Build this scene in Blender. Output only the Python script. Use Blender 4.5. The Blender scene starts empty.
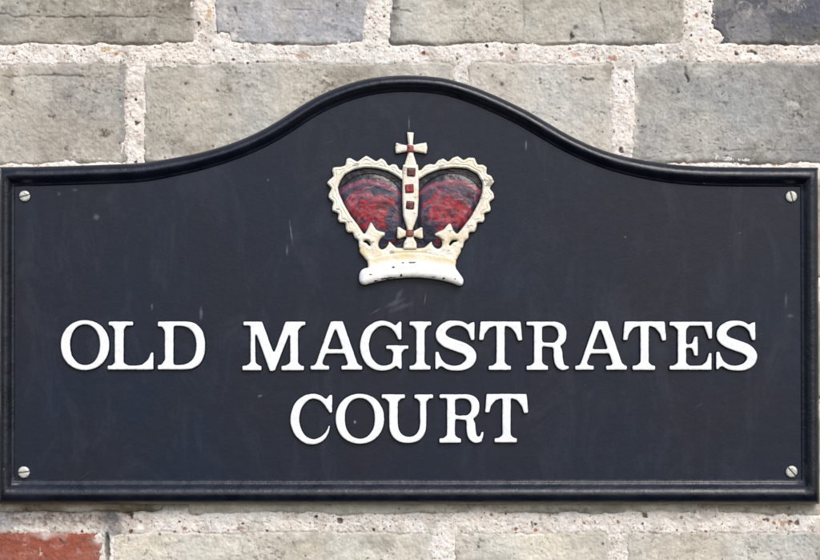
import bpy, math
import numpy as np

# ------------------------------------------------------------------ units
# 1 unit of drawing = 0.68 mm on the sign; x to the right, y downwards, h out of the wall
S = 0.00068
D = 1.40                 # camera to sign face, metres
HP = 12.0                # height of the sign's face above the brick faces

def X(px, h):            # real position of a drawn point lying at height h above the wall
    return (px - 410.0) * S * (1 - (h - HP) * S / D)
def Z(py, h):
    return (280.0 - py) * S * (1 - (h - HP) * S / D)
def Y(h):
    return -h * S

# ------------------------------------------------------------------ camera, sky, sun, exposure
sc = bpy.context.scene
col = sc.collection
cam_d = bpy.data.cameras.new("camera")
cam = bpy.data.objects.new("camera", cam_d)
col.objects.link(cam)
cam.location = (0, -(D + HP * S), 0)
cam.rotation_euler = (math.radians(90), 0, 0)
cam_d.sensor_width = 36
cam_d.lens = 36 * D / (820 * S)
cam_d.clip_start = 0.05
cam_d.clip_end = 100
sc.camera = cam

SUN_EL = math.radians(42)
SUN_AZ = math.radians(157)       # from +Y towards +X: the sun stands in front of the wall, to the right
world = bpy.data.worlds.new("World")
sc.world = world
world.use_nodes = True
wn = world.node_tree
sky = wn.nodes.new("ShaderNodeTexSky")
sky.sky_type = 'NISHITA'
sky.sun_disc = False
sky.sun_elevation = SUN_EL
sky.sun_rotation = SUN_AZ
sky.air_density = 1.0
sky.dust_density = 1.8
sky.ozone_density = 1.0
bg = wn.nodes["Background"]
bg.inputs["Strength"].default_value = 0.15
wn.links.new(sky.outputs[0], bg.inputs["Color"])

sun_d = bpy.data.lights.new("sun", 'SUN')
sun_d.energy = 1.5
sun_d.angle = math.radians(28)
sun_d.color = (1.0, 0.95, 0.885)
sun = bpy.data.objects.new("sun", sun_d)
col.objects.link(sun)
from mathutils import Vector
sdir = Vector((math.sin(SUN_AZ) * math.cos(SUN_EL), math.cos(SUN_AZ) * math.cos(SUN_EL), math.sin(SUN_EL)))
sun.rotation_euler = sdir.to_track_quat('Z', 'Y').to_euler()

sc.view_settings.view_transform = 'Standard'
sc.view_settings.look = 'None'
sc.view_settings.exposure = 0.42
sc.view_settings.gamma = 1

# ------------------------------------------------------------------ numpy noise
def vnoise(x, y, seed):
    xi = np.floor(x).astype(np.int64); yi = np.floor(y).astype(np.int64)
    fx = x - xi; fy = y - yi
    fx = fx * fx * fx * (fx * (fx * 6 - 15) + 10); fy = fy * fy * fy * (fy * (fy * 6 - 15) + 10)
    def hsh(a, b):
        n = (a * 374761393 + b * 668265263 + seed * 974634777) & 0xFFFFFFFF
        n = ((n ^ (n >> 13)) * 1274126177) & 0xFFFFFFFF
        n = ((n ^ (n >> 16)) * 2246822519) & 0xFFFFFFFF
        return ((n ^ (n >> 15)) & 0xFFFFFF) / float(0xFFFFFF)
    a = hsh(xi, yi); b = hsh(xi + 1, yi); c = hsh(xi, yi + 1); d = hsh(xi + 1, yi + 1)
    return (a * (1 - fx) + b * fx) * (1 - fy) + (c * (1 - fx) + d * fx) * fy * 1.0
def fbm(x, y, scale, octv=4, seed=1, gain=0.5, sx=1.0, sy=1.0):
    """values about -1..1"""
    x = np.asarray(x, float) / (scale * sx); y = np.asarray(y, float) / (scale * sy)
    t = 0; amp = 1; tot = 0
    for o in range(octv):
        t = t + amp * (vnoise(x + 17.3 * o, y - 9.1 * o, seed + o * 31) * 2 - 1); tot += amp
        amp *= gain; x = x * 2.03; y = y * 2.03
    return t / tot * 1.6
def sstep(a, b, v):
    t = np.clip((v - a) / (b - a), 0, 1); return t * t * (3 - 2 * t)
def srgb(r, g, b):
    c = np.array([r, g, b], float) / 255
    return np.where(c <= 0.04045, c / 12.92, ((c + 0.055) / 1.055) ** 2.4)

# ------------------------------------------------------------------ materials
def new_mat(name):
    m = bpy.data.materials.new(name); m.use_nodes = True
    nt = m.node_tree; nt.nodes.clear()
    out = nt.nodes.new("ShaderNodeOutputMaterial")
    b = nt.nodes.new("ShaderNodeBsdfPrincipled")
    nt.links.new(b.outputs[0], out.inputs[0])
    return m, nt, b
def N(nt, typ, **kw):
    n = nt.nodes.new(typ)
    for k, v in kw.items(): setattr(n, k, v)
    return n
def setin(n, d):
    for k, v in d.items(): n.inputs[k].default_value = v
    return n
def coords(nt, scale=(1, 1, 1)):
    tc = N(nt, "ShaderNodeTexCoord")
    mp = N(nt, "ShaderNodeMapping"); mp.inputs["Scale"].default_value = scale
    nt.links.new(tc.outputs["Object"], mp.inputs[0])
    return mp.outputs[0]
def noise(nt, vec, scale, detail=4, rough=0.55, dist=0.0):
    n = N(nt, "ShaderNodeTexNoise"); setin(n, {"Scale": scale, "Detail": detail, "Roughness": rough, "Distortion": dist})
    nt.links.new(vec, n.inputs["Vector"]); return n.outputs[0]
def ramp(nt, fac, stops, interp='LINEAR'):
    r = N(nt, "ShaderNodeValToRGB"); r.color_ramp.interpolation = interp
    e = r.color_ramp.elements
    while len(e) < len(stops): e.new(0.5)
    for el, (p, c) in zip(e, stops):
        el.position = p
        el.color = (c, c, c, 1) if not hasattr(c, '__len__') else (*c, 1)
    nt.links.new(fac, r.inputs[0]); return r.outputs[0]
def mixc(nt, fac, a, b, mode='MIX'):
    m = N(nt, "ShaderNodeMix", data_type='RGBA', blend_type=mode, clamp_factor=True)
    for sock, v in ((m.inputs[0], fac), (m.inputs[6], a), (m.inputs[7], b)):
        if isinstance(v, bpy.types.NodeSocket): nt.links.new(v, sock)
        elif hasattr(v, '__len__'): sock.default_value = (*v, 1)
        else: sock.default_value = v
    return m.outputs[2]
def mth(nt, op, a, b=0.0, c=0.0):
    m = N(nt, "ShaderNodeMath", operation=op)
    for s, v in zip(m.inputs, (a, b, c)):
        if isinstance(v, bpy.types.NodeSocket): nt.links.new(v, s)
        else: s.default_value = v
    return m.outputs[0]
def bump(nt, b, h, strength, dist):
    n = N(nt, "ShaderNodeBump"); setin(n, {"Strength": strength, "Distance": dist})
    nt.links.new(h, n.inputs["Height"]); nt.links.new(n.outputs[0], b.inputs["Normal"]); return n
def attr(nt, name):
    a = N(nt, "ShaderNodeAttribute"); a.attribute_name = name; return a

def mat_brick():
    m, nt, b = new_mat("stock_brick")
    v = coords(nt)
    tint = attr(nt, "tint").outputs["Color"]
    c = tint
    # mottling, coarse and fine
    n1 = noise(nt, v, 130, 6, 0.65, 0.4)
    c = mixc(nt, 1.0, c, ramp(nt, n1, [(0.25, 0.76), (0.75, 1.2)]), 'MULTIPLY')
    n2 = noise(nt, v, 900, 4, 0.7)
    c = mixc(nt, 1.0, c, ramp(nt, n2, [(0.3, 0.86), (0.7, 1.12)]), 'MULTIPLY')
    # wire-cut drag marks, vertical and horizontal
    vs = coords(nt, (1, 1, 0.10)); n3 = noise(nt, vs, 950, 3, 0.6, 0.1)
    c = mixc(nt, 1.0, c, ramp(nt, n3, [(0.3, 0.93), (0.7, 1.06)]), 'MULTIPLY')
    hs = coords(nt, (0.12, 1, 1)); n4 = noise(nt, hs, 420, 4, 0.7, 0.6)
    c = mixc(nt, 1.0, c, ramp(nt, n4, [(0.3, 0.96), (0.7, 1.03)]), 'MULTIPLY')
    # lime smears
    n5 = noise(nt, v, 75, 7, 0.72, 1.6)
    c = mixc(nt, mth(nt, 'MULTIPLY', ramp(nt, n5, [(0.56, 0.0), (0.7, 1.0)]), 0.45), c, tuple(srgb(214, 209, 199)))
    # dark specks and pits
    vo = N(nt, "ShaderNodeTexVoronoi", feature='F1'); setin(vo, {"Scale": 330.0, "Randomness": 1.0})
    wv = N(nt, "ShaderNodeVectorMath", operation='MULTIPLY_ADD')
    nn = N(nt, "ShaderNodeTexNoise"); setin(nn, {"Scale": 500.0, "Detail": 2.0}); nt.links.new(v, nn.inputs["Vector"])
    nt.links.new(nn.outputs["Color"], wv.inputs[0]); wv.inputs[1].default_value = (0.003,) * 3; nt.links.new(v, wv.inputs[2])
    nt.links.new(wv.outputs[0], vo.inputs["Vector"])
    sep = N(nt, "ShaderNodeSeparateColor"); nt.links.new(vo.outputs["Color"], sep.inputs[0])
    rad = mth(nt, 'MULTIPLY', mth(nt, 'POWER', sep.outputs[0], 22.0), 0.42)
    spot = mth(nt, 'SUBTRACT', rad, vo.outputs["Distance"])
    sp = ramp(nt, mth(nt, 'MULTIPLY', spot, 8.0), [(0.0, 0.0), (0.6, 1.0)])
    c = mixc(nt, mth(nt, 'MULTIPLY', sp, 0.72), c, (0.06, 0.058, 0.052))
    nt.links.new(c, b.inputs["Base Color"])
    setin(b, {"Roughness": 0.88, "Specular IOR Level": 0.3})
    hgt = mth(nt, 'ADD', mth(nt, 'MULTIPLY', n2, 0.8), mth(nt, 'MULTIPLY', n1, 0.8))
    hgt = mth(nt, 'ADD', hgt, mth(nt, 'MULTIPLY', n3, 0.4))
    hgt = mth(nt, 'SUBTRACT', hgt, mth(nt, 'MULTIPLY', sp, 1.2))
    bump(nt, b, hgt, 0.6, 0.0005)
    return m

def mat_mortar():
    m, nt, b = new_mat("lime_mortar")
    v = coords(nt)
    tint = attr(nt, "tint").outputs["Color"]
    n1 = noise(nt, v, 260, 6, 0.7, 0.5)
    c = mixc(nt, 1.0, tint, ramp(nt, n1, [(0.28, 0.84), (0.62, 1.05)]), 'MULTIPLY')
    n2 = noise(nt, v, 1300, 3, 0.7)
    c = mixc(nt, 1.0, c, ramp(nt, n2, [(0.3, 0.80), (0.62, 1.06)]), 'MULTIPLY')
    # patches where the sand shows pink
    n5 = noise(nt, v, 120, 5, 0.7, 0.8)
    c = mixc(nt, mth(nt, 'MULTIPLY', ramp(nt, n5, [(0.5, 0.0), (0.66, 1.0)]), 0.34), c, tuple(srgb(206, 178, 162)))
    # aggregate grains of several sizes and colours
    spots = None
    for sc_, pw, rr, dens in ((300.0, 7.0, 0.5, 0.95), (620.0, 3.0, 0.5, 0.75)):
        vo = N(nt, "ShaderNodeTexVoronoi", feature='F1'); setin(vo, {"Scale": sc_, "Randomness": 1.0})
        wv = N(nt, "ShaderNodeVectorMath", operation='MULTIPLY_ADD')
        nn = N(nt, "ShaderNodeTexNoise"); setin(nn, {"Scale": 900.0, "Detail": 2.0}); nt.links.new(v, nn.inputs["Vector"])
        nt.links.new(nn.outputs["Color"], wv.inputs[0]); wv.inputs[1].default_value = (0.0016,) * 3; nt.links.new(v, wv.inputs[2])
        nt.links.new(wv.outputs[0], vo.inputs["Vector"])
        sep = N(nt, "ShaderNodeSeparateColor"); nt.links.new(vo.outputs["Color"], sep.inputs[0])
        rad = mth(nt, 'MULTIPLY', mth(nt, 'POWER', sep.outputs[0], pw), rr)
        s = ramp(nt, mth(nt, 'MULTIPLY', mth(nt, 'SUBTRACT', rad, vo.outputs["Distance"]), 8.0), [(0.0, 0.0), (0.5, 1.0)])
        gc = ramp(nt, sep.outputs[1], [(0.0, srgb(70, 58, 52)), (0.14, srgb(112, 72, 58)), (0.26, srgb(164, 124, 100)),
                                       (0.5, srgb(190, 150, 108)), (0.66, srgb(150, 140, 132)), (0.8, srgb(120, 112, 104)), (0.92, srgb(45, 42, 42))], 'CONSTANT')
        c = mixc(nt, mth(nt, 'MULTIPLY', s, dens), c, gc)
        spots = s if spots is None else mth(nt, 'MAXIMUM', spots, s)
    nt.links.new(c, b.inputs["Base Color"])
    setin(b, {"Roughness": 0.95, "Specular IOR Level": 0.2})
    hgt = mth(nt, 'ADD', mth(nt, 'MULTIPLY', n2, 1.0), mth(nt, 'MULTIPLY', n1, 1.2))
    hgt = mth(nt, 'SUBTRACT', hgt, mth(nt, 'MULTIPLY', spots, 0.35))
    bump(nt, b, hgt, 0.6, 0.0006)
    return m

def mat_plate():
    m, nt, b = new_mat("blue_black_enamel")
    v = coords(nt)
    base = tuple(srgb(47, 51, 63))
    n1 = noise(nt, v, 9, 4, 0.6, 0.3)
    c = mixc(nt, ramp(nt, n1, [(0.35, 0.0), (0.65, 1.0)]), tuple(srgb(17, 29, 47)), tuple(srgb(26, 29, 42)))
    vs = coords(nt, (1, 1, 0.05)); n2 = noise(nt, vs, 120, 5, 0.7)
    c = mixc(nt, 1.0, c, ramp(nt, n2, [(0.3, 0.93), (0.75, 1.10)]), 'MULTIPLY')
    n3 = noise(nt, v, 1400, 2, 0.6)
    c = mixc(nt, 1.0, c, ramp(nt, n3, [(0.3, 0.93), (0.75, 1.08)]), 'MULTIPLY')
    hs = coords(nt, (0.04, 1, 1)); n4 = noise(nt, hs, 300, 4, 0.7)
    c = mixc(nt, 1.0, c, ramp(nt, n4, [(0.3, 0.97), (0.75, 1.05)]), 'MULTIPLY')
    # dust bloom in clouds
    n5 = noise(nt, coords(nt, (1, 1, 0.45)), 38, 7, 0.75, 1.0)
    c = mixc(nt, mth(nt, 'MULTIPLY', ramp(nt, n5, [(0.50, 0.0), (0.75, 1.0)]), 0.13), c, tuple(srgb(96, 100, 112)))
    # specks of grit and overspray
    vo = N(nt, "ShaderNodeTexVoronoi", feature='F1'); setin(vo, {"Scale": 75.0, "Randomness": 1.0}); nt.links.new(v, vo.inputs["Vector"])
    sep = N(nt, "ShaderNodeSeparateColor"); nt.links.new(vo.outputs["Color"], sep.inputs[0])
    rad = mth(nt, 'MULTIPLY', mth(nt, 'POWER', sep.outputs[0], 6.0), 0.075)
    s = ramp(nt, mth(nt, 'MULTIPLY', mth(nt, 'SUBTRACT', rad, vo.outputs["Distance"]), 25.0), [(0.0, 0.0), (1.0, 1.0)])
    c = mixc(nt, mth(nt, 'MULTIPLY', s, 0.30), c, tuple(srgb(150, 155, 165)))
    # a few marks: droppings, scratches (x, z, half width, half height, strength), in drawing units
    marks = [(395, 303, 9, 2.4, .17, 25), (401, 307, 12, 2.6, .12, 20), (399, 295, 6, 2.3, .15, 60), (291, 232, .9, 12, .34, 7),
             (287, 250, 1.0, 5, .3, 0), (526, 145, .8, 5, .45, 0), (409, 124, .8, 7, .38, 0), (96, 217, 3.2, 3.0, .30, 0),
             (75, 190, 3, 1.3, .2, 0), (59, 194, 1.4, 2.0, .2, 0), (201, 313, 1.6, 6, .32, 0), (152, 307, 1.1, 3, .32, 0),
             (260, 396, 2.2, 1.3, .4, 20), (85, 475, 9, .7, .05, 35), (268, 180, .9, .9, .5, 0), (790, 316, 3, 2, .2, 0),
             (740, 233, 1.2, 1, .3, 0), (355, 422, 1.2, 1.5, .8, 0), (786, 300, 1.4, 7, .2, 0), (700, 405, 4, .8, .10, 30),
             (330, 142, 7, .6, .07, 15), (620, 260, 10, .5, .05, 8),
             (425, 300, .6, 5, .3, -8), (376, 311, 5, .8, .22, 30)]
    wob = N(nt, "ShaderNodeTexNoise"); setin(wob, {"Scale": 350.0, "Detail": 4.0, "Roughness": 0.7}); nt.links.new(v, wob.inputs["Vector"])
    for (px, py, rx, ry, st, ang) in marks:
        mp = N(nt, "ShaderNodeMapping"); mp.vector_type = 'TEXTURE'
        mp.inputs["Location"].default_value = (X(px, HP), 0, Z(py, HP))
        mp.inputs["Rotation"].default_value = (0, math.radians(-ang), 0)
        mp.inputs["Scale"].default_value = (rx * S, 10, ry * S)
        tc = N(nt, "ShaderNodeTexCoord"); nt.links.new(tc.outputs["Object"], mp.inputs[0])
        ln = N(nt, "ShaderNodeVectorMath", operation='LENGTH'); nt.links.new(mp.outputs[0], ln.inputs[0])
        e = mth(nt, 'ADD', ln.outputs["Value"], mth(nt, 'MULTIPLY', wob.outputs[0], 1.6))
        f = ramp(nt, mth(nt, 'SUBTRACT', 2.1, e), [(0.0, 0.0), (1.0, 1.0)])
        c = mixc(nt, mth(nt, 'MULTIPLY', f, st * 0.75), c, tuple(srgb(150, 155, 168)))
    nt.links.new(c, b.inputs["Base Color"])
    rg = ramp(nt, n5, [(0.3, 0.36), (0.7, 0.50)])
    nt.links.new(rg, b.inputs["Roughness"])
    setin(b, {"Specular IOR Level": 0.32})
    hgt = mth(nt, 'ADD', mth(nt, 'MULTIPLY', n3, 0.25), noise(nt, v, 120, 4, 0.6))
    bump(nt, b, hgt, 0.35, 0.0005)
    return m

def mat_attr_paint(name, rough, bscale=700, bstr=0.35, metallic=0.0, vary=True):
    m, nt, b = new_mat(name)
    v = coords(nt)
    c = attr(nt, "tint").outputs["Color"]
    n1 = noise(nt, v, bscale, 4, 0.6)
    if vary:
        c = mixc(nt, 1.0, c, ramp(nt, n1, [(0.3, 0.93), (0.7, 1.03)]), 'MULTIPLY')
    nt.links.new(c, b.inputs["Base Color"])
    setin(b, {"Roughness": rough, "Metallic": metallic})
    bump(nt, b, n1, bstr, 0.0004)
    return m

def mat_border():
    m, nt, b = new_mat("blue_black_gloss")
    v = coords(nt)
    n1 = noise(nt, v, 60, 5, 0.65, 0.5)
    c = mixc(nt, ramp(nt, n1, [(0.35, 0.0), (0.7, 1.0)]), tuple(srgb(11, 17, 30)), tuple(srgb(23, 29, 42)))
    vo = N(nt, "ShaderNodeTexVoronoi", feature='F1'); setin(vo, {"Scale": 160.0, "Randomness": 1.0}); nt.links.new(v, vo.inputs["Vector"])
    sep = N(nt, "ShaderNodeSeparateColor"); nt.links.new(vo.outputs["Color"], sep.inputs[0])
    rad = mth(nt, 'MULTIPLY', mth(nt, 'POWER', sep.outputs[0], 8.0), 0.11)
    s = ramp(nt, mth(nt, 'MULTIPLY', mth(nt, 'SUBTRACT', rad, vo.outputs["Distance"]), 20.0), [(0.0, 0.0), (1.0, 1.0)])
    c = mixc(nt, mth(nt, 'MULTIPLY', s, 0.45), c, tuple(srgb(150, 155, 165)))
    nt.links.new(c, b.inputs["Base Color"])
    nt.links.new(ramp(nt, n1, [(0.3, 0.24), (0.7, 0.42)]), b.inputs["Roughness"])
    bump(nt, b, mth(nt, 'ADD', noise(nt, v, 220, 5, 0.7), mth(nt, 'MULTIPLY', noise(nt, v, 70, 3, 0.6), 2.0)), 0.45, 0.0006)
    return m

M_BRICK = mat_brick(); M_MORTAR = mat_mortar(); M_PLATE = mat_plate(); M_BORDER = mat_border()
M_WHITE = mat_attr_paint("white_gloss_paint", 0.36, 420, 0.18)
M_CROWN = mat_attr_paint("hand_painted_relief", 0.42, 500, 0.5)
M_RED = mat_attr_paint("worn_red_paint", 0.30, 420, 0.6)
M_SCREW = mat_attr_paint("weathered_zinc", 0.5, 900, 0.4, 0.35)

# ------------------------------------------------------------------ mesh building
def make_obj(name, verts, faces, mats, parent=None, tint=None, fmat=None, smooth=True, sharp_edges=None):
    me = bpy.data.meshes.new(name)
    verts = np.asarray(verts, np.float32)
    me.from_pydata(verts.tolist(), [], [list(map(int, f)) for f in faces])
    for m in mats: me.materials.append(m)
    if fmat is not None: me.polygons.foreach_set("material_index", np.asarray(fmat, np.int32))
    me.polygons.foreach_set("use_smooth", np.full(len(me.polygons), smooth))
    if tint is not None:
        a = me.attributes.new("tint", 'FLOAT_COLOR', 'POINT')
        t = np.ones((len(verts), 4), np.float32); t[:, :3] = tint
        a.data.foreach_set("color", t.ravel())
    me.update()
    o = bpy.data.objects.new(name, me); col.objects.link(o)
    if parent: o.parent = parent
    return o

# ---- raster shapes --------------------------------------------------
def poly(*p): return ('poly', np.array(p, float))
def rect(x0, y0, x1, y1): return poly((x0, y0), (x1, y0), (x1, y1), (x0, y1))
def ell(cx, cy, rx, ry, n=2.0, rot=0.0):
    t = np.linspace(0, 2 * math.pi, 97)[:-1]
    c, s = np.cos(t), np.sin(t)
    x = rx * np.sign(c) * np.abs(c) ** (2 / n); y = ry * np.sign(s) * np.abs(s) ** (2 / n)
    a = math.radians(rot)
    return ('poly', np.stack([cx + x * math.cos(a) - y * math.sin(a), cy + x * math.sin(a) + y * math.cos(a)], 1))
def catmull(P, n=12, closed=False):
    P = np.array(P, float); out = []
    m = len(P)
    rng = range(m if closed else m - 1)
    for i in rng:
        p0 = P[(i - 1) % m] if closed or i > 0 else 2 * P[0] - P[1]
        p1 = P[i]; p2 = P[(i + 1) % m]
        p3 = P[(i + 2) % m] if closed or i + 2 < m else 2 * P[-1] - P[-2]
        for k in range(n):
            t = k / n
            out.append(0.5 * ((2 * p1) + (p2 - p0) * t + (2 * p0 - 5 * p1 + 4 * p2 - p3) * t * t + (3 * p1 - p0 - 3 * p2 + p3) * t ** 3))
    if not closed: out.append(P[-1])
    return np.array(out)
def stroke(*pts): return ('stroke', catmull(pts, 14))
def smooth_poly(*p): return ('poly', catmull(p, 8, True))
def inside(P, x, y):
    r = np.zeros(x.shape, bool)
    n = len(P)
    for i in range(n):
        x0, y0 = P[i]; x1, y1 = P[(i + 1) % n]
        if y0 == y1: continue
        c = ((y0 > y) != (y1 > y)) & (x < (x1 - x0) * (y - y0) / (y1 - y0) + x0)
        r ^= c
    return r
def raster(shapes, x, y):
    m = np.zeros(x.shape, bool)
    for op, (k, P) in shapes:
        if k == 'poly':
            q = np.zeros(x.shape, bool)
            ix = (x[0] > P[:, 0].min() - 1) & (x[0] < P[:, 0].max() + 1); iy = (y[:, 0] > P[:, 1].min() - 1) & (y[:, 0] < P[:, 1].max() + 1)
            if ix.any() and iy.any():
                sx = slice(np.argmax(ix), len(ix) - np.argmax(ix[::-1])); sy = slice(np.argmax(iy), len(iy) - np.argmax(iy[::-1]))
                q[sy, sx] = inside(P, x[sy, sx], y[sy, sx])
        else:
            q = np.zeros(x.shape, bool)
            for (a, b, w) in P: q |= (x - a) ** 2 + (y - b) ** 2 < (w / 2) ** 2
        m = (m | q) if op == '+' else (m & ~q)
    return m
def blur(a, sig):
    if sig <= 0: return a
    r = int(math.ceil(sig * 3)); k = np.exp(-0.5 * (np.arange(-r, r + 1) / sig) ** 2); k /= k.sum()
    p = np.pad(a, r)
    p = sum(k[i] * p[i:i + a.shape[0], :] for i in range(2 * r + 1))
    return sum(k[i] * p[:, i:i + a.shape[1]] for i in range(2 * r + 1))

def relief(name, shapes, hfun, base, mats, parent=None, res=3.0, soft=0.8, cfun=None, wob=0.0, seed=3, zref=None, draft=1.1, thr=0.5):
    """Solid with the drawn outline: top height hfun(d, x, y) at distance d from its edge, walls down to base.
    heights are above the brick faces, in drawing units."""
    if zref is None: zref = base
    allp = np.concatenate([P[:, :2] for op, (k, P) in shapes if op == '+'])
    pad = 8
    x0, y0 = allp.min(0) - pad; x1, y1 = allp.max(0) + pad
    nx = int((x1 - x0) * res) + 1; ny = int((y1 - y0) * res) + 1
    gx, gy = np.meshgrid(x0 + np.arange(nx) / res, y0 + np.arange(ny) / res)
    # supersampled mask
    f = np.zeros(gx.shape); k = 3
    for a in range(k):
        for b in range(k):
            f += raster(shapes, gx + (a - 1) / (k * res), gy + (b - 1) / (k * res))
    f = blur(f / (k * k), soft * res) - thr
    if wob: f = f + wob * fbm(gx, gy, 7, 2, seed) * 0.5
    ins = f > 0
    pts = []
    s = ins[:, :-1] != ins[:, 1:]; j, i = np.nonzero(s); t = f[j, i] / (f[j, i] - f[j, i + 1]); pts.append(np.stack([gx[j, i] + t / res, gy[j, i]], 1))
    s = ins[:-1] != ins[1:]; j, i = np.nonzero(s); t = f[j, i] / (f[j, i] - f[j + 1, i]); pts.append(np.stack([gx[j, i], gy[j, i] + t / res], 1))
    C = np.concatenate(pts)
    keep = ins[:-1, :-1] | ins[1:, :-1] | ins[:-1, 1:] | ins[1:, 1:]
    used = np.zeros(ins.shape, bool)
    used[:-1, :-1] |= keep; used[1:, :-1] |= keep; used[:-1, 1:] |= keep; used[1:, 1:] |= keep
    idx = -np.ones(ins.shape, int); idx[used] = np.arange(used.sum())
    ux, uy, ui = gx[used], gy[used], ins[used]
    d = np.zeros(len(ux)); near = np.zeros(len(ux), int)
    for a in range(0, len(ux), 3000):
        dd = (ux[a:a + 3000, None] - C[None, :, 0]) ** 2 + (uy[a:a + 3000, None] - C[None, :, 1]) ** 2
        near[a:a + 3000] = dd.argmin(1); d[a:a + 3000] = np.sqrt(dd.min(1))
    vx = np.where(ui, ux, C[near, 0]); vy = np.where(ui, uy, C[near, 1]); d = np.where(ui, d, 0.0)
    h = hfun(d, vx, vy)
    tint = cfun(vx, vy, d, h) if cfun else None
    gyy, gxx = np.gradient(blur(f, res * 0.5)); ox = -gxx[used]; oy = -gyy[used]; on = np.hypot(ox, oy) + 1e-9; ox /= on; oy /= on
    V = np.stack([X(vx, zref), Y(h), Z(vy, zref)], 1)
    j, i = np.nonzero(keep)
    F = np.stack([idx[j, i], idx[j + 1, i], idx[j + 1, i + 1], idx[j, i + 1]], 1)
    # walls
    K = np.pad(keep, 1)
    E = []
    def add(mask, a, b):
        jj, ii = np.nonzero(mask); E.append(np.stack([idx[jj + a[0], ii + a[1]], idx[jj + b[0], ii + b[1]]], 1))
    add(keep & ~K[:-2, 1:-1], (0, 0), (0, 1)); add(keep & ~K[2:, 1:-1], (1, 1), (1, 0))
    add(keep & ~K[1:-1, :-2], (1, 0), (0, 0)); add(keep & ~K[1:-1, 2:], (0, 1), (1, 1))
    E = np.concatenate(E)
    bu, inv = np.unique(E, return_inverse=True); inv = inv.reshape(E.shape)
    n0 = len(V); nb = len(bu)
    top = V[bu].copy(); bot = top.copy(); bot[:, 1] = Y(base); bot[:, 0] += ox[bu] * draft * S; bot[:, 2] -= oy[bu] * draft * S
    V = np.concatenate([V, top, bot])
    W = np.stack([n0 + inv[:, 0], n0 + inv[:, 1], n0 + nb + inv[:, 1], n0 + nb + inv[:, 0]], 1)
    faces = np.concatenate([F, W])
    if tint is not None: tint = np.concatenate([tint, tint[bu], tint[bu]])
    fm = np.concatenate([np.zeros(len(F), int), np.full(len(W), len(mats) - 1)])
    return make_obj(name, V, faces, mats, parent, tint, fm)

# ------------------------------------------------------------------ the brick wall
wall = bpy.data.objects.new("brick_wall", None); col.objects.link(wall)
wall["label"] = "pale grey painted brick wall with rough lime mortar joints behind the court sign"
wall["category"] = "wall"

G = (177, 172, 161); PALE = (205, 201, 189)
BR = []                         # x0, y0, x1, y1, sRGB, seed
def row(y0, y1, xs, seed):
    for k, (a, b, c) in enumerate(xs): BR.append((a, y0, b, y1, c, seed * 50 + k))
row(-54, 44.5, [(-420, -280, G), (-262, 10 - 130, G), (-102, 196, (169, 164, 153)), (215, 366, (160, 161, 165)), (388, 684, (184, 180, 169)), (709, 860, (98, 99, 106)), (878, 1180, G)], 1)
row(62.5, 163, [(-430, -196, G), (-178, -36, G), (-20 - 150 + 152, 127, (184, 179, 169)), (143.5, 453, (179, 175, 165)), (469, 612.5, (190, 186, 177)), (632, 932, (162, 161, 156)), (950, 1100, G)], 2)
row(180, 281, [(-300, 10, G), (28, 178, G), (196, 500, G), (518, 668, G), (686, 990, G)], 3)
row(298, 398, [(-300, -20, G), (-2, 290, G), (308, 458, G), (476, 780, G), (798, 950, G)], 4)
row(415, 514.5, [(-330, -180, G), (-160, 162, (160, 150, 128)), (188, 470, PALE), (486, 700, PALE), (716, 990, (176, 170, 155))], 5)
row(532, 632, [(-420, -268, G), (-250, 104, (152, 86, 70)), (110.5, 432, PALE), (453, 606, PALE), (627, 930, (206, 201, 190)), (948, 1100, G)], 6)
for k, (yy) in enumerate((-171, -288)):
    row(yy, yy + 100, [(-420 + 80 * k, -130 + 80 * k, G), (-112 + 80 * k, 38 + 80 * k, G), (56 + 80 * k, 350 + 80 * k, G), (368 + 80 * k, 518 + 80 * k, PALE), (536 + 80 * k, 830 + 80 * k, G), (848 + 80 * k, 1100, G)], 7 + k)
for k, (yy) in enumerate((649, 766)):
    row(yy, yy + 100, [(-420 + 80 * k, -130 + 80 * k, G), (-112 + 80 * k, 38 + 80 * k, PALE), (56 + 80 * k, 350 + 80 * k, G), (368 + 80 * k, 518 + 80 * k, (152, 86, 70)), (536 + 80 * k, 830 + 80 * k, G), (848 + 80 * k, 1100, G)], 9 + k)

BR = [((a, b, c, 511.0, e, f) if (a == -160 and b == 415) else (a, b, c, d, e, f)) for (a, b, c, d, e, f) in BR]
def brick_d(x, y, bk):
    """distance inside the brick's uneven outline"""
    x0, y0, x1, y1, c, sd = bk
    r = 5.0
    cx = (x0 + x1) / 2; cy = (y0 + y1) / 2; hx = (x1 - x0) / 2 - r; hy = (y1 - y0) / 2 - r
    qx = np.abs(x - cx) - hx; qy = np.abs(y - cy) - hy
    d = r - (np.hypot(np.maximum(qx, 0), np.maximum(qy, 0)) + np.minimum(np.maximum(qx, qy), 0))
    d = d + 1.9 * fbm(x, y, 34, 5, sd) + 0.6 * fbm(x, y, 4, 2, sd + 7) - 0.3
    # a few broken corners
    if sd == 253 + 50: pass
    for (ox, oy, rr) in CHIPS:
        dd = np.hypot((x - ox), (y - oy) * 1.1) - rr + 2.2 * fbm(x, y, 9, 3, sd + 3)
        d = np.minimum(d, dd)
    return d
CHIPS = [(714, 38, 9), (221, 42, 10), (708, 26, 4), (99, 538, 4), (104, 560, 5)]

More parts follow.
